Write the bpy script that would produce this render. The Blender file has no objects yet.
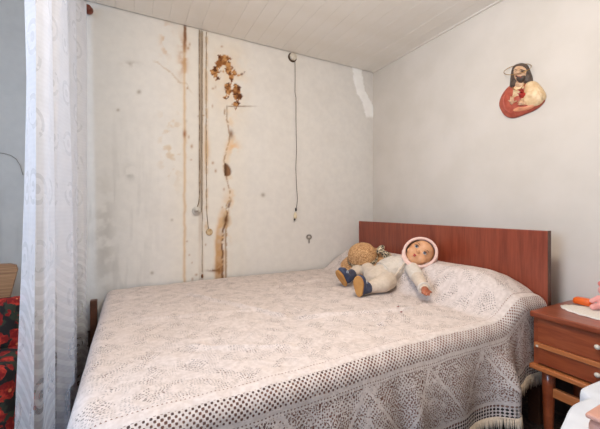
import bpy, bmesh, math, random
import numpy as np
from mathutils import Vector, Matrix
random.seed(7); rng = np.random.default_rng(11)
scene = bpy.context.scene
COL = scene.collection

# ------------------------------------------------------------------ camera
F, HY, CH = 323.0, 209.0, 1.04
YAW = math.atan(169 / F)
cam_d = bpy.data.cameras.new('camera'); cam = bpy.data.objects.new('camera', cam_d); COL.objects.link(cam)
cam.location = (0, 0, CH); cam.rotation_euler = (math.pi / 2, 0, -YAW)
cam_d.sensor_width = 36; cam_d.lens = 36 * F / 600; cam_d.shift_y = -(214.5 - HY) / 600; cam_d.clip_start = .02
scene.camera = cam
FW = Vector((math.sin(YAW), math.cos(YAW), 0)); RT = Vector((math.cos(YAW), -math.sin(YAW), 0)); UP = Vector((0, 0, 1))
CAM = Vector((0, 0, CH))
def ray(px, py): return FW + RT * ((px - 300) / F) + UP * ((HY - py) / F)
def on(px, py, ax, v):
    d = ray(px, py); return CAM + d * ((v - CAM[ax]) / d[ax])
def at(px, py, z): return on(px, py, 2, z)

# ------------------------------------------------------------------ light, exposure
XR, YB, ZC = 1.958, 2.305, 2.282
XL, YF = -1.55, -1.9
world = bpy.data.worlds.new('world'); scene.world = world; world.use_nodes = True
world.node_tree.nodes['Background'].inputs[0].default_value = (.62, .78, 1, 1)
world.node_tree.nodes['Background'].inputs[1].default_value = 1.0
def area(name, loc, rot, sx, sy, power, color):
    l = bpy.data.lights.new(name, 'AREA'); l.shape = 'RECTANGLE'; l.size = sx; l.size_y = sy; l.energy = power; l.color = color
    o = bpy.data.objects.new(name, l); COL.objects.link(o); o.location = loc; o.rotation_euler = rot; return o
area('window_daylight', (XL - .12, .30, 1.45), (0, -math.pi / 2, 0), 1.1, 1.1, 48, (.50, .70, 1.0))
lp = bpy.data.lights.new('ceiling_lamp_light', 'POINT'); lp.energy = 47; lp.color = (1.0, .90, .80); lp.shadow_soft_size = .14
lo = bpy.data.objects.new('ceiling_lamp_light', lp); COL.objects.link(lo); lo.location = (.55, .60, 2.02)
vs = scene.view_settings
vs.view_transform = 'Standard'; vs.look = 'None'; vs.gamma = 1; vs.use_curve_mapping = False; vs.exposure = 0.0

# ------------------------------------------------------------------ node helpers
def lin(c):
    c = c / 255.0
    return c / 12.92 if c <= .04045 else ((c + .055) / 1.055) ** 2.4
def S(r, g, b): return (lin(r), lin(g), lin(b), 1.0)

class X:
    """a float socket with arithmetic, so that patterns can be written as formulas"""
    def __init__(s, nt, v): s.nt, s.v = nt, v
    def op(s, o, b=None, c=None):
        n = s.nt.nodes.new('ShaderNodeMath'); n.operation = o
        for i, a in enumerate((s, b, c)):
            if a is None: continue
            a = a.v if isinstance(a, X) else a
            if isinstance(a, (int, float)): n.inputs[i].default_value = a
            else: s.nt.links.new(a, n.inputs[i])
        return X(s.nt, n.outputs[0])
    def __add__(s, b): return s.op('ADD', b)
    __radd__ = __add__
    def __sub__(s, b): return s.op('SUBTRACT', b)
    def __rsub__(s, b): return (s * -1.0) + b
    def __mul__(s, b): return s.op('MULTIPLY', b)
    __rmul__ = __mul__
    def sin(s): return s.op('SINE')
    def cos(s): return s.op('COSINE')
    def abs(s): return s.op('ABSOLUTE')
    def fract(s): return s.op('FRACT')
    def gt(s, b): return s.op('GREATER_THAN', b)
    def lt(s, b): return s.op('LESS_THAN', b)
    def max(s, b): return s.op('MAXIMUM', b)
    def min(s, b): return s.op('MINIMUM', b)
    def step(s, a, b):
        n = s.nt.nodes.new('ShaderNodeMapRange'); n.interpolation_type = 'SMOOTHSTEP'
        s.nt.links.new(s.v, n.inputs[0]); n.inputs[1].default_value = a; n.inputs[2].default_value = b
        return X(s.nt, n.outputs[0])
    def band(s, a, b): return s.gt(a) * s.lt(b)

def new_mat(name):
    m = bpy.data.materials.new(name); m.use_nodes = True
    nt = m.node_tree; return m, nt, nt.nodes['Principled BSDF']
def tex_noise(nt, vec, scale, detail=4, rough=.55, dist=0):
    n = nt.nodes.new('ShaderNodeTexNoise'); n.inputs['Scale'].default_value = scale; n.inputs['Detail'].default_value = detail
    n.inputs['Roughness'].default_value = rough; n.inputs['Distortion'].default_value = dist
    if vec is not None: nt.links.new(vec, n.inputs['Vector'])
    return X(nt, n.outputs[0])
def coords(nt, scale=(1, 1, 1), kind='Object'):
    tc = nt.nodes.new('ShaderNodeTexCoord'); mp = nt.nodes.new('ShaderNodeMapping'); mp.inputs['Scale'].default_value = scale
    nt.links.new(tc.outputs[kind], mp.inputs[0]); return mp.outputs[0]
def mixc(nt, fac, a, b):
    n = nt.nodes.new('ShaderNodeMix'); n.data_type = 'RGBA'
    for sock, v in ((n.inputs[0], fac), (n.inputs[6], a), (n.inputs[7], b)):
        v = v.v if isinstance(v, X) else v
        if isinstance(v, (tuple, float, int)): sock.default_value = v
        else: nt.links.new(v, sock)
    return n.outputs[2]
def bump(nt, p, h, strength=.3, dist=.002):
    n = nt.nodes.new('ShaderNodeBump'); n.inputs['Strength'].default_value = strength; n.inputs['Distance'].default_value = dist
    nt.links.new(h.v, n.inputs['Height']); nt.links.new(n.outputs[0], p.inputs['Normal'])
def plain(name, c, rough=.6, c2=None, scale=30, bs=0, bdist=.002, spec=.5, nscale=None, sheen=0):
    m, nt, p = new_mat(name); p.inputs['Roughness'].default_value = rough; p.inputs['Specular IOR Level'].default_value = spec
    p.inputs['Base Color'].default_value = c
    v = coords(nt); n = tex_noise(nt, v, scale)
    if c2: nt.links.new(mixc(nt, n.step(.3, .7), c, c2), p.inputs['Base Color'])
    if bs: bump(nt, p, tex_noise(nt, v, nscale or scale * 3), bs, bdist)
    if sheen: p.inputs['Sheen Weight'].default_value = sheen
    return m
def wood(name, c1, c2, grain=(1, 1, 12), rough=.35, scale=6, coat=0):
    """grain: bigger numbers are across the grain"""
    m, nt, p = new_mat(name); p.inputs['Roughness'].default_value = rough
    v = coords(nt, grain); n = tex_noise(nt, v, scale, 6, .6, .6); n2 = tex_noise(nt, v, scale * 5, 3)
    f = (n * .75 + n2 * .35).step(.3, .78)
    nt.links.new(mixc(nt, f, c1, c2), p.inputs['Base Color']); p.inputs['Coat Weight'].default_value = coat
    bump(nt, p, n2, .08, .001); return m
def vcol(name, rough=.8, bs=.3, bscale=60, bd=.002, spec=.3):
    m, nt, p = new_mat(name); p.inputs['Roughness'].default_value = rough; p.inputs['Specular IOR Level'].default_value = spec
    a = nt.nodes.new('ShaderNodeAttribute'); a.attribute_name = 'Col'; v = coords(nt)
    n = tex_noise(nt, v, 22, 5); d = mixc(nt, n.step(.25, .75), (.97, .97, .97, 1), (1.03, 1.03, 1.025, 1))
    mm = nt.nodes.new('ShaderNodeMix'); mm.data_type = 'RGBA'; mm.blend_type = 'MULTIPLY'; mm.inputs[0].default_value = 1
    nt.links.new(a.outputs['Color'], mm.inputs[6]); nt.links.new(d, mm.inputs[7]); nt.links.new(mm.outputs[2], p.inputs['Base Color'])
    if bs: bump(nt, p, tex_noise(nt, v, bscale, 5), bs, bd)
    return m

# ------------------------------------------------------------------ mesh helpers
def link(name, me, mat=None, parent=None, smooth=False):
    if isinstance(me, bmesh.types.BMesh):
        b = me; me = bpy.data.meshes.new(name); bmesh.ops.recalc_face_normals(b, faces=b.faces); b.to_mesh(me); b.free()
    o = bpy.data.objects.new(name, me); COL.objects.link(o)
    if mat and not me.materials: me.materials.append(mat)
    if smooth:
        for p in me.polygons: p.use_smooth = True
    if parent is not None:
        o.parent = parent; o.matrix_parent_inverse = Matrix.Translation(-parent.location)
    return o
def tag(o, label, cat, group=None):
    o['label'] = label; o['category'] = cat
    if group: o['group'] = group
    return o
def thing(name, label, cat, loc, group=None):
    o = bpy.data.objects.new(name, None); COL.objects.link(o); o.location = loc; o.empty_display_size = .05
    return tag(o, label, cat, group)
def struct(o): o['kind'] = 'structure'; return o
def box(bm, lo, hi, bev=0, seg=2):
    lo, hi = Vector(lo), Vector(hi); c = (lo + hi) / 2; d = hi - lo
    r = bmesh.ops.create_cube(bm, size=1); vs = r['verts']
    for v in vs: v.co = Vector((v.co.x * d.x, v.co.y * d.y, v.co.z * d.z)) + c
    if bev:
        es = list({e for v in vs for e in v.link_edges})
        bmesh.ops.bevel(bm, geom=es, offset=bev, segments=seg, affect='EDGES', profile=.5)
    return bm
def bxo(name, lo, hi, mat, parent=None, bev=0, seg=2):
    return link(name, box(bmesh.new(), lo, hi, bev, seg), mat, parent)
def tube(bm, pts, r, n=8, cap=True):
    pts = [Vector(p) for p in pts]; rs = r if isinstance(r, (list, tuple)) else [r] * len(pts)
    rings = []; ref = None
    for i, p in enumerate(pts):
        t = (pts[min(i + 1, len(pts) - 1)] - pts[max(i - 1, 0)]).normalized()
        if ref is None: ref = t.orthogonal().normalized()
        ref = (ref - t * ref.dot(t)).normalized(); b = t.cross(ref)
        rings.append([bm.verts.new(p + (ref * math.cos(k * 2 * math.pi / n) + b * math.sin(k * 2 * math.pi / n)) * rs[i]) for k in range(n)])
    for a, b in zip(rings, rings[1:]):
        for k in range(n): bm.faces.new((a[k], a[(k + 1) % n], b[(k + 1) % n], b[k]))
    if cap: bm.faces.new(rings[0][::-1]); bm.faces.new(rings[-1])
    return bm
def lathe(bm, prof, M=Matrix(), n=24):
    """prof: (r, h) pairs about local z"""
    rings = [[bm.verts.new(M @ Vector((r * math.cos(k * 2 * math.pi / n), r * math.sin(k * 2 * math.pi / n), h))) for k in range(n)] for r, h in prof]
    for a, b in zip(rings, rings[1:]):
        for k in range(n): bm.faces.new((a[k], a[(k + 1) % n], b[(k + 1) % n], b[k]))
    bm.faces.new(rings[0][::-1]); bm.faces.new(rings[-1]); return bm
def frame(o, xa, za):
    z = Vector(za).normalized(); x = Vector(xa); x = (x - z * x.dot(z)).normalized(); y = z.cross(x)
    M = Matrix((x, y, z)).transposed().to_4x4(); M.translation = o; return M
def grid_mesh(name, P, uv=None, col=None, wrap=False):
    """P: (n, m, 3) array of points"""
    n, m, _ = P.shape; me = bpy.data.meshes.new(name)
    idx = np.arange(n * m).reshape(n, m)
    f = np.stack([idx[:-1, :-1], idx[1:, :-1], idx[1:, 1:], idx[:-1, 1:]], -1).reshape(-1, 4)
    me.vertices.add(n * m); me.vertices.foreach_set('co', P.reshape(-1).astype(np.float32))
    me.loops.add(f.size); me.loops.foreach_set('vertex_index', f.reshape(-1).astype(np.int32))
    me.polygons.add(len(f)); me.polygons.foreach_set('loop_start', np.arange(0, f.size, 4, dtype=np.int32))
    me.polygons.foreach_set('loop_total', np.full(len(f), 4, np.int32))
    me.update(calc_edges=True)
    if uv is not None:
        l = me.uv_layers.new(name='UVMap'); l.data.foreach_set('uv', uv.reshape(-1, 2)[f.reshape(-1)].reshape(-1).astype(np.float32))
    if col is not None:
        a = me.attributes.new('Col', 'FLOAT_COLOR', 'POINT'); a.data.foreach_set('color', col.reshape(-1).astype(np.float32))
    me.polygons.foreach_set('use_smooth', np.ones(len(f), bool)); me.validate(); return me
def blob(name, prims, mat, parent=None, voxel=.004, smooth=4, M=None, vc=None):
    """union of ellipsoids and tapered limbs grown into one skin"""
    bm = bmesh.new()
    for p in prims:
        if p[0] == 'e':
            R = p[3].to_4x4() if len(p) > 3 else Matrix()
            bmesh.ops.create_icosphere(bm, subdivisions=3, radius=1, matrix=Matrix.Translation(p[1]) @ R @ Matrix.Diagonal((*p[2], 1)))
        else:
            a, b, ra, rb = Vector(p[1]), Vector(p[2]), p[3], p[4]; k = max(2, int((b - a).length / (min(ra, rb) * .35)) + 1)
            for i in range(k + 1):
                t = i / k; bmesh.ops.create_icosphere(bm, subdivisions=2, radius=ra + (rb - ra) * t, matrix=Matrix.Translation(a.lerp(b, t)))
    if M is not None: bm.transform(M)
    me = bpy.data.meshes.new(name); bm.to_mesh(me); bm.free()
    o = bpy.data.objects.new(name, me); COL.objects.link(o)
    r = o.modifiers.new('r', 'REMESH'); r.mode = 'VOXEL'; r.voxel_size = voxel
    if smooth: s = o.modifiers.new('s', 'SMOOTH'); s.factor = .5; s.iterations = smooth
    dg = bpy.context.evaluated_depsgraph_get(); me2 = bpy.data.meshes.new_from_object(o.evaluated_get(dg))
    bpy.data.objects.remove(o); me2.name = name
    if vc:
        a = me2.attributes.new('Col', 'FLOAT_COLOR', 'POINT')
        a.data.foreach_set('color', np.array([vc(v.co) for v in me2.vertices], np.float32).reshape(-1))
    me2.materials.clear(); me2.materials.append(mat)
    return link(name, me2, mat, parent, True)

def vnoise(x, y, seed=0):
    r = np.random.default_rng(seed); T = r.random((256, 256))
    xi = np.floor(x).astype(int); yi = np.floor(y).astype(int); fx = x - xi; fy = y - yi
    fx = fx * fx * (3 - 2 * fx); fy = fy * fy * (3 - 2 * fy); g = lambda a, b: T[a % 256, b % 256]
    return (g(xi, yi) * (1 - fx) + g(xi + 1, yi) * fx) * (1 - fy) + (g(xi, yi + 1) * (1 - fx) + g(xi + 1, yi + 1) * fx) * fy
def fbm(x, y, seed=0, o=4):
    s = 0; a = .5; t = 0
    for i in range(o): s = s + a * vnoise(x * 2 ** i, y * 2 ** i, seed + i); t += a; a *= .55
    return s / t
def sst(a, b, x):
    t = np.clip((x - a) / (b - a), 0, 1); return t * t * (3 - 2 * t)

# ------------------------------------------------------------------ materials
M_headwood = wood('red brown veneer', S(112, 44, 26), S(148, 70, 46), (1, 7, .5), .32, 4, .3)
M_nightwood = wood('red brown varnished wood', S(122, 52, 28), S(160, 82, 48), (9, .8, 6), .3, 4, .4)
M_lightwood = wood('orange varnished trim wood', S(176, 98, 52), S(200, 126, 76), (9, .8, 9), .3, 4, .3)
M_darkwood = wood('dark brown wood', S(70, 42, 28), S(100, 64, 44), (3, 3, 3), .45)
M_chairwood = wood('honey brown wood', S(130, 84, 50), S(196, 148, 100), (.6, 4, 40), .4, 3)
M_ceil = plain('cream painted boards', S(238, 233, 225), .42, S(234, 228, 218), 5, .08, .001)
M_gap = plain('dark brown gap', S(84, 66, 50), .9)
M_black = plain('black rubber', S(38, 34, 30), .6)
M_cable = plain('grimy grey cable', S(120, 106, 90), .7, S(150, 138, 122), 60)
M_brown_cable = plain('brown cable', S(112, 88, 66), .7, S(184, 164, 138), 28)
M_porc = plain('off white porcelain', S(222, 214, 200), .35, S(206, 196, 178), 40)
M_white = plain('white cotton', S(200, 203, 208), .9, S(190, 193, 199), 20, .2, .001, .2, 400)
M_knit = plain('cream knitted wool', S(216, 199, 180), .95, S(204, 186, 165), 60, .5, .002, .1, 260, .2)
M_knit_white = plain('white knitted wool', S(222, 211, 198), .95, S(210, 198, 182), 60, .5, .002, .1, 260, .2)
M_bonnet = plain('pale pink knitted wool', S(236, 204, 190), .95, S(226, 190, 176), 70, .5, .002, .1, 260, .3)
M_skin = plain('doll vinyl skin', S(206, 150, 106), .45, S(214, 158, 116), 20)
M_hand = plain('doll hand vinyl', S(156, 84, 54), .45, S(170, 98, 66), 20)
M_lip = plain('painted red lips', S(172, 60, 50), .35)
M_eye_white = plain('eye white', S(226, 220, 214), .2)
M_iris = plain('blue grey iris', S(58, 62, 70), .15)
M_brow = plain('painted brown', S(120, 76, 50), .6)
M_navy = plain('navy blue leather', S(44, 52, 76), .5, S(62, 72, 100), 40, .2)
M_sole = plain('tan gum sole', S(190, 138, 74), .6, S(176, 122, 62), 30)
M_straw = None
M_pink = plain('pink plush', S(240, 176, 166), .95, S(232, 158, 150), 40, .6, .003, .1, 300, .4)
M_pink_dark = plain('deep pink plush', S(222, 130, 124), .95, S(212, 118, 114), 40)
M_orange = plain('orange plastic', S(236, 108, 30), .3, S(226, 96, 26), 20)
M_doily = plain('white crochet thread', S(236, 230, 220), .9, S(222, 214, 202), 120, .5, .002, .1, 500)
M_box = plain('pinkish brown wood', S(190, 140, 122), .5, S(178, 128, 110), 10)
M_mattress = plain('ticking cotton', S(170, 150, 136), .9)
M_blanket = plain('dusky pink blanket', S(164, 118, 102), .95, S(138, 94, 82), 9, .4, .003, .1, 200)
M_fringe = plain('ecru thread', S(226, 208, 186), .95, S(206, 186, 162), 90)
M_finial = wood('dark red turned wood', S(86, 36, 20), S(120, 56, 34))
M_right = plain('pale grey distemper', S(214, 206, 196), .85, S(207, 199, 188), 3.5, .12, .002, .2, 26)
M_plainwall = plain('pale plaster', S(212, 207, 200), .85, S(204, 199, 191), 3)

m, nt, p = new_mat('dark patterned floor'); v = coords(nt)
f1 = tex_noise(nt, v, 60, 4); f2 = tex_noise(nt, v, 9, 3)
nt.links.new(mixc(nt, (f1 * .7 + f2 * .4).step(.42, .72), S(34, 27, 24), S(92, 70, 60)), p.inputs['Base Color']); p.inputs['Roughness'].default_value = .8
bump(nt, p, f1, .4, .004); M_floor = m

m, nt, p = new_mat('woven straw'); v = coords(nt)
w = tex_noise(nt, v, 150, 3, .6); w2 = tex_noise(nt, v, 60, 2)
nt.links.new(mixc(nt, (w * .7 + w2 * .3).step(.35, .64), S(150, 96, 52), S(222, 178, 126)), p.inputs['Base Color']); p.inputs['Roughness'].default_value = .75
bump(nt, p, w, .9, .006); M_straw = m

m, nt, p = new_mat('printed floral ribbon'); v = coords(nt)
w = tex_noise(nt, v, 95, 2, .5)
nt.links.new(mixc(nt, w.step(.47, .53), S(64, 54, 44), S(214, 196, 164)), p.inputs['Base Color']); p.inputs['Roughness'].default_value = .7; M_ribbon = m

m, nt, p = new_mat('red floral upholstery'); v = coords(nt)
vo = nt.nodes.new('ShaderNodeTexVoronoi'); vo.inputs['Scale'].default_value = 17; nt.links.new(v, vo.inputs['Vector'])
dist = X(nt, vo.outputs['Distance']); n = tex_noise(nt, v, 40, 3); n2 = tex_noise(nt, v, 17, 2)
c = mixc(nt, n2.step(.48, .54), S(34, 30, 30), S(52, 58, 44))
rc = mixc(nt, n.step(.4, .62), S(132, 22, 20), S(206, 62, 44))
c = mixc(nt, (dist + n * .9).lt(1.0), c, rc)
c = mixc(nt, (dist + n * .1).lt(.17), c, S(226, 130, 84))
nt.links.new(c, p.inputs['Base Color']); p.inputs['Roughness'].default_value = .9; M_floral = m

# crocheted lace: the holes are real openings (alpha) over the blanket below. u along the bed, v outward from the near edge
m, nt, p = new_mat('ivory crochet lace'); tc = nt.nodes.new('ShaderNodeTexCoord'); sp = nt.nodes.new('ShaderNodeSeparateXYZ')
nt.links.new(tc.outputs['UV'], sp.inputs[0]); u = X(nt, sp.outputs[0]); vv = X(nt, sp.outputs[1]); TAU = 2 * math.pi
wob = tex_noise(nt, tc.outputs['UV'], 9, 2); wob2 = tex_noise(nt, tc.outputs['UV'], 55, 2)
def dots(a, b, pa, pb, t):      # rows of round holes
    return ((a * (TAU / pa)).cos() + (b * (TAU / pb)).cos()).gt(t)
wx = tex_noise(nt, tc.outputs['UV'], 26, 2); wy = tex_noise(nt, tc.outputs['UV'], 31, 2, .5, .4); dens = tex_noise(nt, tc.outputs['UV'], 17, 3)
uw, vw = u + (wx - .5) * .03, vv + (wy - .5) * .03
ud, vd = (u + vv) * .7071, (u - vv) * .7071
udw, vdw = (uw + vw) * .7071, (uw - vw) * .7071
net = ((ud * (TAU / .0112)).cos() + (vd * (TAU / .0112)).cos()).gt(-.05 + wob2 * 1.0 + (u * 70.0).sin() * .25)
fine = dots(uw, vw, .0090, .0090, .75)
big = dots(u, vv, .014, .014, .2)
slit = dots(udw, vdw, .0095, .0095, .8)
line = dots(u, vv, .011, .02, .2)
def tri(a, per): return ((a * (1.0 / per)).fract() - .5).abs() * 2.0
dia = tri(u, .26) + tri(vv + .03, .26)                       # 0..2, diamonds
dia2 = tri(u + .06, .13) + tri(vv, .13)
# field on top of the bed
ring = ((dia * 9.0).sin().gt(.1))
cell = (tri(u, .52).gt(.5) - tri(vv, .52).gt(.5)).abs()      # checker of motif kinds
star = dia2.lt(.75)
field = fine * (dens.step(.48, .58) * .45 + ring * cell * .6).min(1.0) + slit * star * (1.0 - cell) * .8
field = field.min(1.0) * wob.step(.30, .52) * .7
# side panel: scrolls of holes
sc = ((wob * 46.0 + tri(u, .3) * 5.0).sin().gt(.15)) * fine + dots(ud, vd, .011, .011, .9) * (1.0 - (wob * 46.0 + tri(u, .3) * 5.0).sin().gt(.15)) * tri(u, .3).gt(.35)
zig = ((vv - .115) - tri(u, .30) * .20).abs().lt(.008)
side = (sc + slit * dens.step(.42, .5)).min(1.0) * (1.0 - zig)
hole = (field * vv.lt(-.012) + line * vv.band(-.012, -.004)
        + net * vv.band(.026, .092) + line * vv.band(.104, .114) + side * vv.band(.114, .318) + big * vv.band(.332, .380)).min(1.0)
nt.links.new(mixc(nt, wob2.step(.3, .7), S(219, 206, 199), S(205, 191, 183)), p.inputs['Base Color'])
p.inputs['Roughness'].default_value = .95; p.inputs['Specular IOR Level'].default_value = .1
nt.links.new((1.0 - hole * .92).v, p.inputs['Alpha']); bump(nt, p, wob2 - hole, .5, .003); M_lace = m

# sheer curtain: threads with a lace motif
m, nt, p = new_mat('white sheer lace curtain'); tc = nt.nodes.new('ShaderNodeTexCoord'); sp = nt.nodes.new('ShaderNodeSeparateXYZ')
nt.links.new(tc.outputs['UV'], sp.inputs[0]); u = X(nt, sp.outputs[0]); vv = X(nt, sp.outputs[1])
cu, cv = ((u * (1 / .15)).fract() - .5) * .15, ((vv * (1 / .2)).fract() - .5) * .2
rr = (cu * cu + cv * cv).op('SQRT')
nn = tex_noise(nt, tc.outputs['UV'], 14, 3)
leaf = ((rr * 190.0).sin().gt(.2)) * rr.lt(.055) * nn.gt(.45)
stripe = 0.0
rib = ((vv * 420.0).sin()) * .012
swag = (((vv + (u * 21.0).sin() * .03) * 150.0).sin().gt(.3)) * vv.lt(.85)
alpha = (.36 + leaf * -.14 + swag * .10 + rib + vv.step(.3, 1.3) * .42 + (nn - .5) * .2).min(.95)
p.inputs['Base Color'].default_value = S(224, 224, 228); p.inputs['Roughness'].default_value = .9; p.inputs['Specular IOR Level'].default_value = .1
nt.links.new(alpha.v, p.inputs['Alpha'])
tr = nt.nodes.new('ShaderNodeBsdfTranslucent'); tr.inputs[0].default_value = S(238, 238, 240)
tp = nt.nodes.new('ShaderNodeBsdfTransparent'); mx1 = nt.nodes.new('ShaderNodeMixShader'); mx2 = nt.nodes.new('ShaderNodeMixShader')
nt.links.new(alpha.v, mx1.inputs[0]); nt.links.new(tp.outputs[0], mx1.inputs[1]); nt.links.new(tr.outputs[0], mx1.inputs[2])
mx2.inputs[0].default_value = .35; nt.links.new(p.outputs[0], mx2.inputs[1]); nt.links.new(mx1.outputs[0], mx2.inputs[2])
nt.links.new(mx2.outputs[0], nt.nodes['Material Output'].inputs[0]); M_curtain = m

# ------------------------------------------------------------------ room shell
struct(bxo('floor', (XL, YF, -.06), (XR, YB, 0), M_floor))
struct(bxo('wall_right', (XR, YF, 0), (XR + .1, YB + .1, ZC + .12), M_right))
struct(bxo('wall_front', (XL, YF - .1, 0), (XR, YF, ZC + .12), M_plainwall))
bm = bmesh.new()
wy0, wy1, wz0, wz1 = -.28, .88, .88, 2.02
for lo_, hi_ in (((XL - .1, YF, 0), (XL, wy0, ZC + .12)), ((XL - .1, wy1, 0), (XL, YB, ZC + .12)),
                 ((XL - .1, wy0, 0), (XL, wy1, wz0)), ((XL - .1, wy0, wz1), (XL, wy1, ZC + .12))): box(bm, lo_, hi_)
struct(link('wall_left', bm, M_plainwall))

# back wall: dense plaster skin with stains, peeled patches and a filler streak
xs = np.concatenate([np.arange(XL, -.66, .05), np.arange(-.66, -.24, .015), np.arange(-.24, XR, .0065), [XR]])
zs = np.concatenate([np.arange(0, .45, .05), np.arange(.45, ZC, .0065), [ZC, ZC + .12]])
GX, GZ = np.meshgrid(xs, zs, indexing='ij')
dep = GX * FW.x + YB * FW.y
PX = 300 + F * (GX * RT.x + YB * RT.y) / dep; PY = HY - F * (GZ - CH) / dep
col = np.ones(GX.shape + (4,)); base = np.array(S(225, 221, 215)); col[:] = base
dy = np.zeros(GX.shape)
def paint(mask, c, k=1.0):
    mk = (np.clip(mask, 0, 1) * k)[..., None]; col[:] = col * (1 - mk) + np.array(S(*c)) * mk
def blur_spot(cx, cy, rx, ry): return np.exp(-(((PX - cx) / rx) ** 2 + ((PY - cy) / ry) ** 2))
N1 = fbm(GX * 5, GZ * 5, 1); N2 = fbm(GX * 18, GZ * 18, 5); N3 = fbm(GX * 55, GZ * 55, 9, 3); N4 = fbm(GX * 1.7, GZ * 1.7, 13)
NS = fbm(GX * 22, GZ * 2.2, 17)
paint(sst(.45, .75, N1), (214, 209, 202), .25)
paint(sst(.3, .05, (PX - 90) / 260), (205, 203, 198), .75)                         # greyer plaster towards the curtain
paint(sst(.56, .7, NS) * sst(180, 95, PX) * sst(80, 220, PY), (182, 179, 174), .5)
paint(blur_spot(104, 240, 10, 55) * sst(.35, .65, N2), (168, 164, 158), .6)
paint(blur_spot(130, 172, 5, 6) * sst(.35, .6, N2), (150, 147, 142), .8)
paint(blur_spot(130, 64, 8, 2.5) * sst(.35, .6, N2), (160, 150, 138), .8)
for cx, cy, r in ((139, 92, 2), (287 - 135, 273, 1.6), (118, 110, 1.5), (172, 220, 1.3), (263, 195, 2), (186, 121, 1.6)): paint(blur_spot(cx, cy, r, r), (140, 126, 108), .7)
fade = sst(243, 232, PX) * sst(188, 202, PX)
paint(sst(160, 185, PX) * sst(255, 236, PX), (226, 219, 207), .6)                     # the pale strip of older plaster
paint(blur_spot(166, 40, 5, 16) * sst(.45, .65, N2), (206, 170, 128), .9)
paint(blur_spot(172, 145, 12, 34) * sst(.55, .68, N2), (208, 184, 150), .7)
cr = np.abs(PY - (57 + (PX - 150) * .82 + (N2 - .5) * 12)); paint(sst(1.6, .3, cr) * sst(150, 160, PX) * sst(196, 186, PX), (200, 182, 158), .7)
# rust run below the ceiling at 185
cx = 184.6 + (N2 - .5) * 2
paint(sst(2.6, .8, np.abs(PX - cx)) * sst(24, 30, PY), (218, 196, 164), .5)
paint(sst(1.5, .3, np.abs(PX - cx)) * sst(.2, .6, N3 + .3) * sst(24, 30, PY), (206, 172, 130), .6)
paint(blur_spot(183, 56, 4.5, 20) * sst(.3, .6, N2), (188, 134, 78), .8)
paint(sst(2.2, .6, np.abs(PX - cx)) * sst(58, 36, PY) * sst(24, 27, PY), (112, 66, 34), .9)
paint(blur_spot(184.5, 134, 1.6, 4), (150, 96, 52), .9)
# grime beside the cables
paint(sst(3.6, .6, np.abs(PX - 201 + (N2 - .5))) * sst(.25, .7, NS + .15) * sst(30, 34, PY), (176, 146, 112), .55)
paint(sst(2.8, .6, np.abs(PX - 206.5 + (N2 - .5) * 2)) * sst(.3, .62, N2) * sst(235, 225, PY), (206, 168, 118), .6)
paint(blur_spot(207, 150, 3, 12), (214, 172, 118), .5)
# peeled rusty patches
def patch(cx, cy, rx, ry, th=.5, seed=21):
    n = fbm(GX * 34, GZ * 30, seed, 5); d = ((PX - cx) / rx) ** 2 + ((PY - cy) / ry) ** 2
    return sst(.0, .12, (1 - d) * .42 + (n - th) * 2.1)
rim = np.zeros(GX.shape); pk = np.zeros(GX.shape)
for a in ((222, 62, 8, 6, .47), (231, 70, 4.5, 9, .47), (217, 72, 6, 6, .52), (237, 93, 4.5, 11, .47), (229, 89, 4, 6, .47), (227, 97, 5, 3, .56)):
    pk = np.maximum(pk, patch(*a))
halo = blur_spot(226, 68, 19, 20) * .75 + blur_spot(233, 96, 14, 22) * .7
paint(halo * sst(.3, .6, N1 * .5 + N2 * .5), (226, 202, 172), .7)
dc = sst(1.7, .4, np.abs(PY - (76 - np.maximum(PX - 236, 0) * .42 + (N3 - .5) * 5))) * sst(231, 236, PX) * sst(252, 247, PX) * sst(.38, .55, N3); pk = np.maximum(pk, dc * .9)
rust = np.array(S(138, 86, 44)) * (1 - sst(.35, .65, N3))[..., None] + np.array(S(196, 146, 92)) * sst(.35, .65, N3)[..., None]
dark = sst(.50, .60, fbm(GX * 40, GZ * 40, 33, 3))[..., None]; rust = rust * (1 - dark) + np.array(S(92, 52, 28)) * dark
col[:] = col * (1 - pk[..., None]) + rust * pk[..., None]; dy += pk * .004
# step crack, wandering crack and lower stains
paint(sst(1.0, .2, np.abs(PY - 106.3)) * sst(227, 229, PX) * sst(262, 240, PX), (146, 122, 98), .9)
paint(sst(1.0, .2, np.abs(PX - 227)) * sst(104, 107, PY) * sst(125, 115, PY), (150, 124, 98), .9)
cx = 226.5 + 3.2 * np.sin(PY / 9.5) * sst(100, 120, PY) * sst(215, 195, PY) + (N2 - .5) * 3
paint(sst(5.5, 1, np.abs(PX - cx - 2)) * sst(105, 112, PY) * sst(.35, .6, N2), (224, 200, 168), .6)
paint(sst(1.3, .2, np.abs(PX - cx)) * sst(105, 112, PY) * sst(.3, .5, N3), (160, 124, 88), .75)
paint(blur_spot(233, 147, 6, 6) * sst(.3, .55, N2), (226, 186, 140), .9)
paint(blur_spot(231, 134, 2.2, 4) * sst(.3, .5, N3), (128, 92, 58), .9)
hd = ((PX - 225.4) / 6) ** 2 + ((PY - (170.5 - (PX - 228) * -.4)) / 6.5) ** 2
hole_ = sst(1.1, .8, hd) * sst(224, 225, PX); paint(hole_, (142, 104, 74), 1); paint(hole_ * sst(229, 226, PX), (86, 58, 40), .8); dy += hole_ * .012
cx = 224 - sst(205, 245, PY) * 4 + sst(222, 195, PY) * 4 + (N2 - .5) * 3
paint(sst(8, 2, np.abs(PX - cx)) * sst(180, 225, PY) * sst(.2, .55, N2), (216, 176, 124), .8)
paint(sst(4.6, 2.4, np.abs(PX - cx + 1)) * sst(208, 250, PY), (186, 138, 84), .7)
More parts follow.
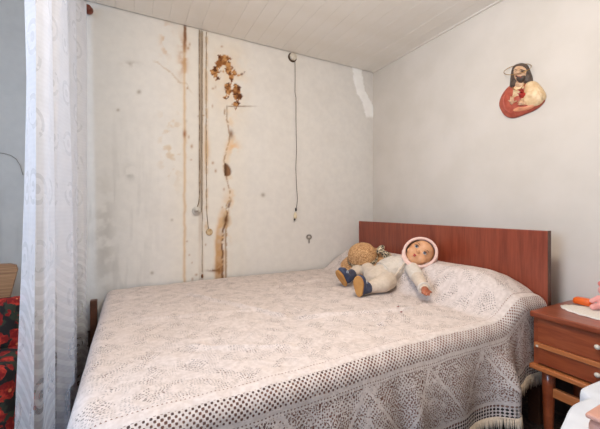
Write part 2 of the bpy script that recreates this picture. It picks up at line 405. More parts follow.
paint(sst(1.6, .4, np.abs(PX - cx - 2.6)) * sst(196, 206, PY) * sst(.25, .5, N3), (112, 74, 44), .9)
paint(blur_spot(226, 220, 3, 5), (96, 60, 34), .85)
paint(blur_spot(219, 270, 4, 6) * sst(.3, .5, N2), (150, 102, 58), .9)
paint(blur_spot(213.5, 270.5, 6, 1.3) * sst(.3, .5, N3), (118, 78, 46), .95)
paint(sst(.9, .2, np.abs(PX - 225.6)) * sst(225, 235, PY), (138, 112, 86), .8)
paint(sst(226, 228, PX) * sst(243, 238, PX) * sst(240, 246, PY), (224, 220, 212), .8)
for k in range(26):   # small chips of paint off
    cx, cy = rng.uniform(186, 226), rng.uniform(40, 280); paint(blur_spot(cx, cy, rng.uniform(.5, 1.3), rng.uniform(.6, 2)), (170, 128, 84), .8)
# white filler streak near the corner
sx = np.interp(PY, [60, 73, 90, 105, 122], [356, 357.5, 360, 368, 371]); fl = sst(5.2, 4.0, np.abs(PX - sx) + (N3 - .5) * 3) * sst(119, 115, PY)
paint(fl, (250, 249, 246), 1); dy -= fl * .004
paint(sst(1.5, .3, np.abs(PX - 375)) * sst(.3, .6, NS), (190, 180, 166), .8)
# ring shaped chip low on the wall, with a dark tail and greyish middle
q = np.hypot((PX - 309) / 2.6, (PY - 237) / 2.4); paint(sst(.45, .12, np.abs(q - .8)), (70, 62, 54), .95); paint(sst(1.2, .3, np.abs(PX - 309) + np.maximum(0, PY - 243)) * sst(237, 239, PY) * sst(245, 242, PY), (78, 70, 60), .9)
paint(blur_spot(309, 238, 2, 2), (170, 160, 146), .6)
P = np.stack([GX, YB + dy + (N1 - .5) * .004, GZ], -1)
wme = grid_mesh('wall_back', P, col=col)
wb = link('wall_back', wme, vcol('stained old plaster', .85, .35, 45, .002)); struct(wb)
struct_backing = bxo('wall_backing', (XL, YB + .03, 0), (XR, YB + .1, ZC + .12), M_plainwall); struct(struct_backing)  # unseen backing wall behind the thin plaster skin

M_base = plain('dark brown painted skirting', S(84, 62, 50), .7, S(64, 47, 38), 12)
struct(bxo('baseboard_back', (XL, YB - .012, 0), (XR, YB + .02, .31), M_base, None, .002))
struct(bxo('baseboard_right', (XR - .012, YF, 0), (XR + .01, YB - .012, .27), M_base, None, .002))

# ceiling of narrow boards running away from the camera, each a board of its own
ceil = struct(bxo('ceiling', (XL, YF, ZC + .018), (XR, YB, ZC + .10), M_gap))
pw = .1015; n_b = int((XR - XL) / pw)
plank = None; x = XR - .012
k = 0
while x - pw > XL:
    if plank is None:
        b = box(bmesh.new(), (-pw / 2 + .0003, -(YB - YF) / 2 + .011, 0), (pw / 2 - .0003, (YB - YF) / 2 - .011, .017), .0009, 1)
        o = link('plank', b, M_ceil, ceil); plank = o
    else:
        o = plank.copy(); COL.objects.link(o); o.parent = ceil; o.matrix_parent_inverse = plank.matrix_parent_inverse
    o.location = (x - pw / 2, (YB + YF) / 2, ZC + random.uniform(-.0006, .0006)); x -= pw
struct(bxo('trim_2', (XR - .022, YF, ZC - .004), (XR, YB - .004, ZC + .012), M_ceil, None, .004))

# window in the left wall (outside the view), the source of the blue daylight
wroot = bpy.data.objects.new('window_1', None); COL.objects.link(wroot); wroot.location = (XL, .3, wz0); struct(wroot)
for lo_, hi_ in (((XL - .06, wy0, wz0), (XL - .02, wy0 + .05, wz1)), ((XL - .06, wy1 - .05, wz0), (XL - .02, wy1, wz1)),
                 ((XL - .06, wy0, wz0), (XL - .02, wy1, wz0 + .05)), ((XL - .06, wy0, wz1 - .05), (XL - .02, wy1, wz1)), ((XL - .06, .275, wz0), (XL - .02, .325, wz1))):
    bxo('window_frame', lo_, hi_, M_porc, wroot)

# ------------------------------------------------------------------ bed
XH = 1.763; BX0, BY0, BY1 = -.085, .87, 2.285; ZB = .548; RHO = .055; RC = .10
bed = thing('bed', 'double bed with flat red brown veneered headboard against the right wall', 'bed', (.8, 1.55, 0))
hb = bxo('headboard', (XH, .817, .25), (XH + .024, 2.262, .935), M_headwood, bed, .003)
bxo('edge_strip', (XH - .001, .8155, .25), (XH + .025, .818, .936), M_darkwood, hb)
fb = bxo('footboard', (-.196, .93, .14), (-.176, 2.225, .28), M_darkwood, bed, .004)
bxo('post', (-.212, 2.225, .0), (-.176, 2.262, .507), M_darkwood, fb, .004)
bxo('side_rail', (-.184, .92, .2), (XH, .945, .34), M_darkwood, bed, .003)
bxo('side_rail', (-.184, 2.235, .2), (XH, 2.26, .34), M_darkwood, bed, .003)
bxo('mattress', (-.14, .885, .34), (XH - .012, 2.27, ZB - .05), M_mattress, bed, .03, 3)
for lx, ly in ((-.206, .93), (XH - .03, .84), (XH - .03, 2.21)):
    bxo('leg', (lx, ly, 0), (lx + .05, ly + .05, .34), M_darkwood, bed, .004)

def top_z(x, y):
    """height of the made bed: pillows under the cover by the headboard, ripples elsewhere"""
    ph = sst(1.40, 1.60, x + (fbm(y * 3, y * 0 + 3, 41) - .5) * .06)
    across = sst(.80, 1.06, y) * .5 + sst(.72, .92, y) * .5
    far = 1 - sst(2.12, 2.34, y) * .55
    mid = 1 - .14 * np.exp(-((y - 1.56) / .05) ** 2)
    pil = .175 * ph * across * far * mid * (1 - .16 * sst(1.66, 1.78, x))
    rip = (fbm(x * 5 + y * 3, y * 9 - x * 2, 51) - .5) * .016 + (fbm(x * 16, y * 22, 61, 3) - .5) * .006
    for (x0, y0, x1, y1, h) in ((.30, 1.95, .62, 1.35, .007), (.05, 1.6, .5, 1.5, .005), (.7, 1.3, 1.2, 1.15, .006), (.75, 1.85, 1.2, 1.95, .005), (.95, 1.05, 1.5, 1.22, .008), (.2, 1.2, .5, 1.05, .005)):
        t = np.clip(((x - x0) * (x1 - x0) + (y - y0) * (y1 - y0)) / ((x1 - x0) ** 2 + (y1 - y0) ** 2), 0, 1)
        dd = np.hypot(x - x0 - t * (x1 - x0), y - y0 - t * (y1 - y0)); rip = rip + 1.9 * h * np.exp(-(dd / .016) ** 2)
    return ZB + pil + rip * (1 - .5 * ph)
def drape(name, off, vmax, umin, du, mat, x_end):
    us = np.arange(umin, x_end - BX0 + 1e-6, du); vs_ = np.arange(-(BY1 - BY0), vmax + 1e-6, du)
    U, V = np.meshgrid(us, vs_, indexing='ij')
    eu = np.maximum(RC - U, 0); ev = np.maximum(V + RC, 0); r0 = np.hypot(eu, ev); r = np.maximum(r0 - RC, 0); rs = np.maximum(r0, 1e-9)
    ang = np.minimum(r / RHO, math.pi / 2); hz = RHO * np.sin(ang); dr = RHO * (1 - np.cos(ang)) + np.maximum(r - RHO * math.pi / 2, 0)
    cx0 = BX0 + np.maximum(U, RC); cy0 = BY0 - np.minimum(V, -RC); k0 = np.minimum(r0, RC) / rs; cxp = cx0 - eu * k0; cyp = np.minimum(cy0 - ev * k0, BY1)
    fold = np.sin(U * 17 + 1.1) * .45 + np.sin(U * 31 + 2) * .25 + 1.4 * np.exp(-((U - .955) / .045) ** 2) + 3.2 * np.exp(-((U - 1.475) / .055) ** 2) - 1.6 * np.exp(-((U - 1.575) / .05) ** 2) + .6 * np.exp(-((U - 1.695) / .06) ** 2) + 1.0 * np.exp(-((U - .62) / .05) ** 2)
    w = sst(.05, .26, dr) * (1 - .9 * sst(1.58, 1.66, U)); hz = hz + w * (.018 + fold * .017) * (V > 0) + off * np.where(r > 0, np.sin(ang), 0)
    Xp = cxp - eu / rs * hz; Yp = cyp - ev / rs * hz
    Z = top_z(cxp, np.maximum(cyp, BY0)) + off * np.where(r > 0, np.cos(ang), 1) - dr
    Yp = np.minimum(Yp, 2.292)
    # the edge sags inward between the corner and the pillow
    Yp = Yp + .025 * np.exp(-((U - 1.1) / .35) ** 2) * sst(-.4, 0, V) * (1 - sst(0, .2, V))
    me = grid_mesh(name, np.stack([Xp, Yp, Z], -1), uv=np.stack([U, V], -1))
    return link(name, me, mat), U, V, Xp, Yp, Z
bl, *_ = drape('blanket', -.012, .36, -.10, .012, M_blanket, XH - .015)
tag(bl, 'dusky pink blanket showing through the lace bedspread holes', 'blanket')
sp_root = thing('bedspread', 'ivory crochet lace bedspread with fringed hem covering the bed', 'bedspread', (.8, BY0, ZB))
lc, U, V, LX, LY, LZ = drape('lace_cloth', 0, .385, -.17, .009, M_lace, XH - .004)
lc.parent = sp_root; lc.matrix_parent_inverse = Matrix.Translation(-sp_root.location)
bm = bmesh.new(); j = V.shape[1] - 1
hem = [(LX[i, j], LY[i, j], LZ[i, j]) for i in range(len(LX)) if U[i, j] > -.12]
for a, b in zip(hem, hem[1:]):
    for t in (0, .5):
        q = Vector(a).lerp(Vector(b), t); L = random.uniform(.045, .062); s = Vector((random.uniform(-.006, .006), random.uniform(-.006, .004), 0))
        tube(bm, (q + Vector((0, 0, .004)), q + s * .5 - UP * L * .5, q + s - UP * L), (.0022, .0026, .0012), 4)
fr = link('fringe', bm, M_fringe, sp_root, True); fr['kind'] = 'stuff'

# ------------------------------------------------------------------ nightstand
NX0, NX1, NY0, NY1, NZ = 1.59, 1.943, .335, .798, .587
ns = thing('nightstand', 'red brown two drawer nightstand on tapered legs beside the headboard', 'nightstand', (1.77, .57, 0))
bxo('top', (NX0 - .012, NY0 - .012, NZ - .026), (NX1, NY1 + .006, NZ), M_nightwood, ns, .006, 3)
bm = bmesh.new()
for lo_, hi_ in (((NX0 + .012, NY1 - .018, .345), (NX1, NY1, NZ - .026)), ((NX0 + .012, NY0, .345), (NX1, NY0 + .018, NZ - .026)), ((NX0 + .03, NY0, .345), (NX1, NY1, .36)), ((NX1 - .01, NY0, .345), (NX1, NY1, NZ - .026))): box(bm, lo_, hi_)
link('body', bm, M_nightwood, ns)
for z0, z1 in ((.452, .558), (.361, .428)):
    d = bxo('drawer', (NX0 + .004, NY0 + .02, z0), (NX1 - .03, NY1 - .02, z1), M_nightwood, ns, .002)
    zc = .512 if z0 > .4 else .405
    kb = link('knob', lathe(bmesh.new(), [(.004, 0), (.004, .008), (.009, .012), (.010, .017), (.006, .022), (.001, .023)], frame(Vector((NX0 + .004, .567, zc)), UP, (-1, 0, 0)), 16), M_porc, d, True)
bxo('drawer_rail', (NX0 - .002, NY0 + .01, .430), (NX0 + .03, NY1 - .008, .450), M_lightwood, ns, .002)
link('pin', lathe(bmesh.new(), [(.005, 0), (.005, .002), (.001, .003)], frame(Vector((NX0 - .002, NY1 - .02, .436)), UP, (-1, 0, 0)), 10), M_porc, ns)
bxo('base_rail', (NX0 - .012, NY0 - .012, .332), (NX0 + .03, NY1 + .008, .352), M_lightwood, ns, .004)
bxo('base_rail', (NX0 + .03, NY1 - .02, .332), (NX1, NY1 + .008, .352), M_nightwood, ns, .003)
for lx, ly in ((NX0 + .04, NY1 - .045), (NX0 + .04, NY0 + .045), (NX1 - .04, NY1 - .045), (NX1 - .04, NY0 + .045)):
    link('leg', lathe(bmesh.new(), [(.016, 0), (.019, .1), (.024, .26), (.026, .34)], Matrix.Translation((lx, ly, 0)), 16), M_nightwood, ns, True)
bxo('stretcher', (NX0 + .03, NY0 + .06, .222), (NX0 + .05, NY1 - .06, .262), M_lightwood, ns, .003)

# things on the nightstand
bm = bmesh.new(); n = 96; dc_ = Vector((1.79, .60, NZ + .001)); ring0 = []; ring1 = []; ring2 = []
for k in range(n):
    a = k / n * TAU; s = 1 + .035 * abs(math.sin(a * 10)); e = Vector((.10 * math.cos(a), .168 * math.sin(a), 0))
    ring0.append(bm.verts.new(dc_ + e * s + UP * (.001 + .002 * (math.sin(a * 20) + 1) * .5))); ring1.append(bm.verts.new(dc_ + e * .86 + UP * .004)); ring2.append(bm.verts.new(dc_ + e * .6 + UP * .003))
for k in range(n):
    k2 = (k + 1) % n; bm.faces.new((ring0[k], ring0[k2], ring1[k2], ring1[k])); bm.faces.new((ring1[k], ring1[k2], ring2[k2], ring2[k]))
bm.faces.new(ring2); dl = link('doily', bm, M_doily, None, True); tag(dl, 'white oval crochet doily on the nightstand top', 'doily')
sol = dl.modifiers.new('thick', 'SOLIDIFY'); sol.thickness = .002
oc = Vector((1.868, .722, NZ + .020))
b = box(bmesh.new(), oc - Vector((.022, .036, .0165)), oc + Vector((.022, .036, .0165)), .013, 4)
for v_ in b.verts: v_.co.z += .004 * math.cos((v_.co.y - oc.y) * 40)
oo = thing('orange_case', 'small rounded orange plastic case on the white doily', 'case', (oc.x, oc.y, NZ + .003))
link('shell', b, M_orange, oo, True)
link('rim', box(bmesh.new(), oc - Vector((.0226, .0366, .002)), oc + Vector((.0226, .0366, .001)), .0014, 1), plain('dark orange plastic', S(200, 78, 22), .35), oo)
tb = Vector((1.865, .632, NZ + .004)); ty = thing('plush_toy', 'small pink plush toy animal sitting on the doily', 'plush toy', tb)
V3 = Vector
blob('body', [('e', tb + V3((0, 0, .036)), (.034, .038, .036)), ('c', tb + V3((-.018, .022, .018)), tb + V3((-.05, .034, .014)), .015, .013), ('c', tb + V3((-.018, -.022, .018)), tb + V3((-.05, -.034, .014)), .015, .013),
              ('c', tb + V3((-.008, .03, .052)), tb + V3((-.03, .046, .036)), .011, .010), ('c', tb + V3((-.008, -.03, .052)), tb + V3((-.03, -.046, .036)), .011, .010)], M_pink, ty, .0025, 3)
hd_ = blob('head', [('e', tb + V3((-.006, 0, .088)), (.030, .033, .029))], M_pink, ty, .0025, 3)
for s in (-1, 1):
    blob('ear', [('e', tb + V3((-.002, s * .024, .114)), (.007, .012, .013))], M_pink_dark, hd_, .002, 2)
    blob('eye', [('e', tb + V3((-.033, s * .011, .094)), (.003, .003, .003))], M_black, hd_, .001, 1)
blob('snout', [('e', tb + V3((-.035, 0, .083)), (.009, .013, .010))], M_pink_dark, hd_, .002, 2)

# ------------------------------------------------------------------ wall relief of a robed figure on the right wall
rc_ = on(521, 118, 0, XR); rel = thing('wall_relief', 'painted plaster bust of a haloed bearded robed figure on the right wall', 'wall relief', (XR - .002, rc_.y, rc_.z))
def wp(zx, zy, c=0):
    return on(494 + zx / 6.7, 58 + zy / 6.7, 0, XR - .002 - c)
def dome(name, pts, c0, depth, mat, parent, rings=7, lift=.0):
    P2 = [wp(*q, c0 + depth * .3) for q in pts]; n0 = len(P2)
    out = []
    for i in range(n0):   # smooth closed outline
        p0, p1, p2, p3 = P2[i - 1], P2[i], P2[(i + 1) % n0], P2[(i + 2) % n0]
        for t in (0, .25, .5, .75):
            out.append(.5 * ((2 * p1) + (p2 - p0) * t + (2 * p0 - 5 * p1 + 4 * p2 - p3) * t * t + (3 * p1 - p0 - 3 * p2 + p3) * t ** 3))
    ce = sum(out, V3()) / len(out); bm = bmesh.new(); prev = None
    for k in range(rings + 1):
        s = 1 - k / rings if k else 1; s = math.cos((k / rings) * math.pi / 2); h = c0 + depth * math.sin((k / rings) * math.pi / 2)
        if k == rings: tip = bm.verts.new(ce - V3((h, 0, 0))); [bm.faces.new((prev[i], prev[(i + 1) % len(prev)], tip)) for i in range(len(prev))]; break
        cur = [bm.verts.new(V3((XR - .002 - h, ce.y + (q.y - ce.y) * s, ce.z + (q.z - ce.z) * s))) for q in out]
        if prev is None:
            bot = [bm.verts.new(V3((XR - .002, q.y, q.z))) for q in out]; prev0 = cur
            for i in range(len(cur)): bm.faces.new((bot[i], bot[(i + 1) % len(bot)], cur[(i + 1) % len(cur)], cur[i]))
        else:
            for i in range(len(cur)): bm.faces.new((prev[i], prev[(i + 1) % len(prev)], cur[(i + 1) % len(cur)], cur[i]))
        prev = cur
    return link(name, bm, mat, parent, True)
M_red = plain('painted red robe', S(160, 66, 48), .5, S(184, 92, 70), 40, .4, .006, .5, 60)
M_cream = plain('painted cream cloak', S(232, 206, 164), .5, S(214, 178, 132), 45, .5, .006, .5, 60)
M_face = plain('painted plaster skin', S(218, 180, 146), .5, S(204, 160, 122), 60)
M_hair = plain('painted dark brown hair', S(64, 50, 42), .5, S(96, 78, 66), 60, .6, .006, .5, 120)
M_gold = plain('old brass', S(170, 130, 70), .35); M_gold.node_tree.nodes['Principled BSDF'].inputs['Metallic'].default_value = .7
M_heart = plain('painted crimson heart', S(160, 40, 32), .4)
dome('robe', [(105, 180), (62, 225), (38, 270), (30, 315), (48, 362), (82, 394), (130, 400), (200, 376), (270, 345), (318, 306), (334, 268), (300, 200), (240, 160), (170, 160)], .006, .028, M_red, rel)
dome('cloak', [(215, 165), (262, 152), (302, 185), (332, 232), (334, 268), (300, 312), (240, 332), (180, 318), (160, 290), (190, 250), (200, 210)], .012, .030, M_cream, rel)
dome('tunic', [(140, 185), (205, 180), (200, 240), (170, 290), (125, 320), (105, 300), (120, 240)], .018, .018, M_cream, rel)
dome('hem_fold', [(110, 345), (160, 325), (230, 322), (290, 305), (250, 340), (180, 360), (120, 365)], .014, .020, plain('painted salmon lining', S(222, 150, 112), .5), rel)
hair = dome('hair', [(150, 38), (185, 32), (215, 45), (235, 90), (248, 130), (245, 165), (215, 175), (200, 190), (150, 190), (120, 215), (102, 200), (105, 150), (112, 90), (125, 55)], .010, .026, M_hair, rel)
face = dome('face', [(146, 56), (182, 52), (210, 72), (213, 110), (204, 144), (172, 166), (144, 149), (131, 110), (131, 76)], .022, .030, M_face, rel)
dome('neck', [(150, 150), (195, 150), (205, 185), (175, 205), (140, 190)], .016, .020, M_face, rel)
dome('beard', [(144, 118), (160, 122), (172, 116), (190, 122), (203, 116), (200, 145), (174, 166), (150, 148)], .036, .014, M_hair, face, 4)
dome('lips', [(160, 126), (172, 123), (184, 127), (172, 132)], .050, .003, M_heart, face, 3)
dome('nose', [(168, 85), (176, 85), (182, 110), (172, 116), (162, 110)], .046, .006, M_face, face, 4)
for ex in (155, 190):
    dome('eye', [(ex - 8, 92), (ex, 88), (ex + 8, 92), (ex, 96)], .046, .006, M_hair, face, 3)
    dome('brow', [(ex - 11, 82), (ex, 77), (ex + 11, 82), (ex, 81)], .046, .005, M_hair, face, 3)
def ell(cx, cy, rx, ry, rot=0, n=8):
    c_, s_ = math.cos(rot), math.sin(rot)
    return [(cx + rx * math.cos(k / n * TAU) * c_ - ry * math.sin(k / n * TAU) * s_, cy + rx * math.cos(k / n * TAU) * s_ + ry * math.sin(k / n * TAU) * c_) for k in range(n)]
for cx_, cy_, rot, dirs in ((120, 292, -1.25, -1.3), (195, 303, .12, -2.9)):
    hnd = dome('hand', ell(cx_, cy_, 20, 14, rot), .032, .012, M_face, rel, 4)
    for k in range(5):
        a_ = dirs + ((k - 1.5) * .14 if k < 4 else .9); L_ = (20, 24, 23, 18, 16)[k]; o_ = (k - 1.5) * 6 if k < 4 else 12
        ox, oy = cx_ + math.cos(dirs + 1.57) * o_, cy_ + math.sin(dirs + 1.57) * o_
        link('finger', tube(bmesh.new(), [wp(ox, oy, .040), wp(ox + (12 + L_ * .5) * math.cos(a_), oy + (12 + L_ * .5) * math.sin(a_), .042), wp(ox + (12 + L_) * math.cos(a_), oy + (12 + L_) * math.sin(a_), .036)], [.0042, .0036, .0024], 6), M_face, hnd, True)
hrt = dome('heart', [(186, 240), (196, 230), (210, 234), (210, 250), (186, 274), (164, 252), (164, 236), (176, 230)], .036, .014, M_heart, rel, 4)
dome('flame', [(180, 234), (172, 222), (182, 200), (194, 222), (192, 234)], .036, .008, M_heart, hrt, 3)
for f_ in (((225, 175), (255, 205), (285, 250), (300, 290)), ((205, 200), (225, 240), (255, 285), (270, 315)), ((262, 160), (292, 200), (318, 250), (322, 278)), ((190, 250), (205, 275), (225, 300), (245, 325))):
    link('cloak_fold', tube(bmesh.new(), [wp(a_, b_, .030 - .004 * abs(k - 1.2)) for k, (a_, b_) in enumerate(f_)], [.004, .008, .008, .003], 8), M_cream, rel, True)
for f_ in (((80, 230), (62, 280), (72, 340), (110, 375)), ((105, 215), (88, 270), (96, 330), (140, 378))):
    link('robe_fold', tube(bmesh.new(), [wp(a_, b_, .022) for a_, b_ in f_], [.004, .008, .008, .003], 8), M_red, rel, True)
bm = bmesh.new(); hc = wp(160, 72, .02); pts = []
for k in range(41):
    a = k / 40 * TAU; q = wp(158 + 92 * math.cos(a), 76 - 30 * math.sin(a) - 26 * math.cos(a) * .8, .030 - .028 * math.sin(a)); pts.append(q)
tube(bm, pts, .0016, 6, False); link('halo', bm, M_gold, rel, True)
bm = bmesh.new(); tube(bm, [wp(122, 195, .052), wp(132, 210, .056), wp(150, 216, .058), wp(175, 208, .06), wp(195, 190, .058), wp(205, 172, .052)], .0022, 6); link('neckline', bm, M_gold, rel, True)

# ------------------------------------------------------------------ cables, switches and rosettes on the back wall
def W(px, py, off=.006):
    q = on(px, py, 1, YB - off); return q
def poly(pts, off=.006, wob=.0):
    return [W(a + random.uniform(-wob, wob), b, off) for a, b in pts]
def cable(pts, r, mat, parent, name='cable', off=.006, wob=0.0):
    return link(name, tube(bmesh.new(), poly(pts, off, wob), r, 6), mat, parent, True)
def runp(x0, y0, x1, y1, n=18): return [(x0 + (x1 - x0) * i / n, y0 + (y1 - y0) * i / n) for i in range(n + 1)]
t = thing('wall_switch', 'grey round wall switch hanging on twin old cables beside the rust run', 'wall switch', W(196, 211))
cable(runp(199.2, 30, 199.5, 196) + [(198.6, 203), (197, 208)], .0032, M_brown_cable, t, wob=.2)
cable(runp(201.2, 30.5, 201.2, 212), .0022, M_cable, t, wob=.2)
sw = link('switch_body', lathe(bmesh.new(), [(.030, 0), (.030, .008), (.026, .016), (.014, .021), (.013, .026), (.001, .027)], frame(W(196.4, 211, 0), (1, 0, 0), (0, -1, 0)), 24), plain('greyed plastic', S(212, 208, 200), .5, S(186, 180, 170), 50), t, True)
link('lever', box(bmesh.new(), W(196.4, 211, .036) + V3((-.012, 0, -.003)), W(196.4, 211, .024) + V3((.012, 0, .003)), .002), M_cable, sw)
t = thing('hanging_cord', 'thin rusty brown cord running straight down to the bed from the twin cables', 'cord', W(202, 277))
link('cord', tube(bmesh.new(), poly(runp(202.6, 31, 202.2, 272, 40), .005, .15), .0016, 6), M_brown_cable, t, True)
link('end_bead', lathe(bmesh.new(), [(.001, -.014), (.007, -.01), (.008, 0), (.006, .01), (.001, .013)], Matrix.Translation(W(202.2, 276, .010)), 12), plain('rusty iron', S(112, 74, 48), .7), t, True)
t = thing('wall_rosette', 'small ochre ringed rosette below a stained thin cable on the old plaster', 'rosette', W(209, 232))
cable(runp(206.2, 32, 206.4, 200, 30) + [(206.6, 212), (207.4, 222), (208.6, 229)], .0022, M_brown_cable, t, wob=.2)
link('ring', lathe(bmesh.new(), [(.024, 0), (.024, .006), (.019, .011), (.014, .007), (.001, .006)], frame(W(209.2, 232, 0), (1, 0, 0), (0, -1, 0)), 20), plain('ochre stained plaster', S(206, 186, 152), .7, S(180, 148, 104), 60), t, True)
t = thing('pear_switch', 'cream pear switch hanging on a thin cord from a porcelain ceiling rosette', 'pendant switch', W(294.5, 219))
link('rosette', lathe(bmesh.new(), [(.030, 0), (.030, .012), (.024, .022), (.010, .025), (.001, .025)], frame(W(292.8, 57, 0), (1, 0, 0), (0, -1, 0)), 24), M_porc, t, True)
link('cup', lathe(bmesh.new(), [(.037, 0), (.037, .006), (.031, .0065), (.031, .001)], frame(W(292.2, 57.6, 0), (1, 0, 0), (0, -1, 0)), 24), M_gap, t, True)
cable([(295, 61), (295.2, 80), (295, 92), (296, 98), (296, 120), (296.6, 150), (295.8, 168), (296.8, 190), (297.6, 198), (297, 204), (296.3, 209)], .0024, plain('dark grey cord', S(112, 100, 90), .7), t, off=.016)
link('switch_neck', lathe(bmesh.new(), [(.003, .034), (.006, .03), (.008, .012), (.006, .008)], Matrix.Translation(W(296, 212, .018)), 12), M_black, t, True)
link('switch_body', lathe(bmesh.new(), [(.006, .024), (.010, .012), (.013, -.006), (.012, -.02), (.004, -.027), (.001, -.028)], Matrix.Translation(W(295.2, 215.5, .018)), 14), plain('yellowed cream plastic', S(224, 208, 176), .4), t, True)
link('button', lathe(bmesh.new(), [(.001, -.010), (.006, -.006), (.007, .002), (.004, .008)], Matrix.Translation(W(294.6, 219.5, .020)), 12), M_black, t, True)
b = tube(bmesh.new(), [on(a, c_, 1, YB - .008) for a, c_ in ((-12, 152), (-4, 152.5), (4, 153.5), (11, 155.5), (16, 159), (20, 165), (23, 175))], .0014, 6)
tag(link('loose_wire', b, M_cable, None, True), 'thin loose wire curving across the wall left of the curtain', 'wire')
# ------------------------------------------------------------------ curtain on a rod along the foot of the bed
CXR = -.245
cr_ = thing('curtain_rod', 'dark red wooden curtain rod end by the back wall and ceiling', 'curtain rod', (CXR, 2.25, 2.215))
link('rod', tube(bmesh.new(), [(CXR, .7, 2.215), (CXR, 2.25, 2.215)], .011, 12), M_finial, cr_, True)
link('finial', lathe(bmesh.new(), [(.011, 0), (.018, .004), (.012, .010), (.020, .018), (.026, .032), (.022, .046), (.009, .053), (.001, .054)], frame(V3((CXR + .022, 2.235, 2.215)), UP, (0, 1, 0)), 20), M_finial, cr_, True)
tt = np.linspace(0, 1, 240); zz = np.linspace(.03, 2.2, 150)
T, Z = np.meshgrid(tt, zz, indexing='ij'); low = 1 - Z / 2.2
ynear = 1.085 - .085 * sst(.45, 1.0, low) - .02 * low; Y = 2.235 + (ynear - 2.235) * T
ph = T * TAU * 4.05 + .5 * np.sin(T * 9) + .35 * np.sin(Z * 1.3 + T * 6)
A = (.018 + .014 * low) * (1 + .45 * np.sin(T * 13 + 1))
Xc = CXR - .012 + A * np.sin(ph) + .008 * np.sin(ph * 2.3 + Z * 2) + .03 * low * T
Y = Y + .03 * np.cos(ph) * (1 - np.abs(2 * T - 1) ** 4)
Xc = np.minimum(Xc, np.where((Z < .36) | (T < .06), -.215, -.172))
cu_ = link('lace_curtain', grid_mesh('lace_curtain', np.stack([Xc, Y, Z], -1), uv=np.stack([T * 2.2, Z], -1)), M_curtain)
tag(cu_, 'white sheer lace curtain hanging in folds at the foot of the bed', 'curtain')

# ------------------------------------------------------------------ chair with floral covers behind the curtain
ch = thing('wooden_chair', 'honey brown wooden chair with rounded slat back left of the curtain', 'chair', (-.7, 1.85, 0))
bm = bmesh.new(); outl = [(-.525, .56), (-.512, .63), (-.49, .745), (-.497, .768), (-.52, .776), (-.72, .782), (-.92, .776), (-.943, .768), (-.95, .745), (-.928, .63), (-.915, .56)]
fa = [bm.verts.new((x_, 2.0 + .10 * (z_ - .5) - .0, z_)) for x_, z_ in outl]; fb = [bm.verts.new((x_, 2.022 + .10 * (z_ - .5), z_)) for x_, z_ in outl]
bm.faces.new(fa); bm.faces.new(fb[::-1])
for i in range(len(fa)): i2 = (i + 1) % len(fa); bm.faces.new((fa[i], fb[i], fb[i2], fa[i2]))
link('backrest', bm, M_chairwood, ch)
bxo('seat', (-.96, 1.62, .41), (-.46, 2.03, .44), M_chairwood, ch, .008)
for lx in (-.90, -.50):
    link('leg', tube(bmesh.new(), [(lx, 1.66, 0), (lx, 1.66, .41)], [.016, .02], 12), M_chairwood, ch, True)
    link('leg', tube(bmesh.new(), [(lx - .02 if lx < -.7 else lx - .02, 2.05, 0), (lx - .03 if lx > -.7 else lx + .03, 2.01, .42), (lx - .03 if lx > -.7 else lx + .03, 2.03, .60)], [.016, .02, .016], 12), M_chairwood, ch, True)
def pillow_mesh(name, c, ax, az, w, h, d, mat, n=26):
    M = frame(V3(c), ax, az); g = np.linspace(-1, 1, n); P_ = []
    bm = bmesh.new(); rows = {}
    for sgn in (1, -1):
        for i, a in enumerate(g):
            for j_, b_ in enumerate(g):
                k_ = max(0, (1 - a ** 4)) * max(0, (1 - b_ ** 4)); hz = d * k_ ** .45
                if sgn == -1 and (i in (0, n - 1) or j_ in (0, n - 1)): rows[(sgn, i, j_)] = rows[(1, i, j_)]; continue
                pin = 1 - .05 * (1 - a * a) * abs(b_) - .05 * (1 - b_ * b_) * abs(a)
                rows[(sgn, i, j_)] = bm.verts.new(M @ V3((a * w * pin, b_ * h * pin, sgn * hz)))
        for i in range(n - 1):
            for j_ in range(n - 1):
                f = [rows[(sgn, i, j_)], rows[(sgn, i + 1, j_)], rows[(sgn, i + 1, j_ + 1)], rows[(sgn, i, j_ + 1)]]; bm.faces.new(f if sgn > 0 else f[::-1])
    return link(name, bm, mat, None, True)
cs = pillow_mesh('cushion', (-.665, 1.87, .535), (1, 0, 0), (0, -1, .28), .25, .115, .075, M_floral)
tag(cs, 'red and black floral cushion leaning on the wooden chair back', 'cushion')
b = box(bmesh.new(), (-.965, 1.585, .10), (-.405, 1.985, .445), .04, 4)
bmesh.ops.subdivide_edges(b, edges=[e for e in b.edges if e.calc_length() > .15], cuts=8, use_grid_fill=True)
for v_ in b.verts:
    f = max(0, (.43 - v_.co.z)) ; v_.co.x += (v_.co.x + .685) * f * .25 * (1 + .3 * math.sin(v_.co.y * 34)); v_.co.y += (v_.co.y - 1.99) * f * .2 * (1 + .4 * math.sin(v_.co.x * 30))
tag(link('seat_cover', b, M_floral, None, True), 'red floral cloth draped over the chair seat under the cushion', 'seat cover')

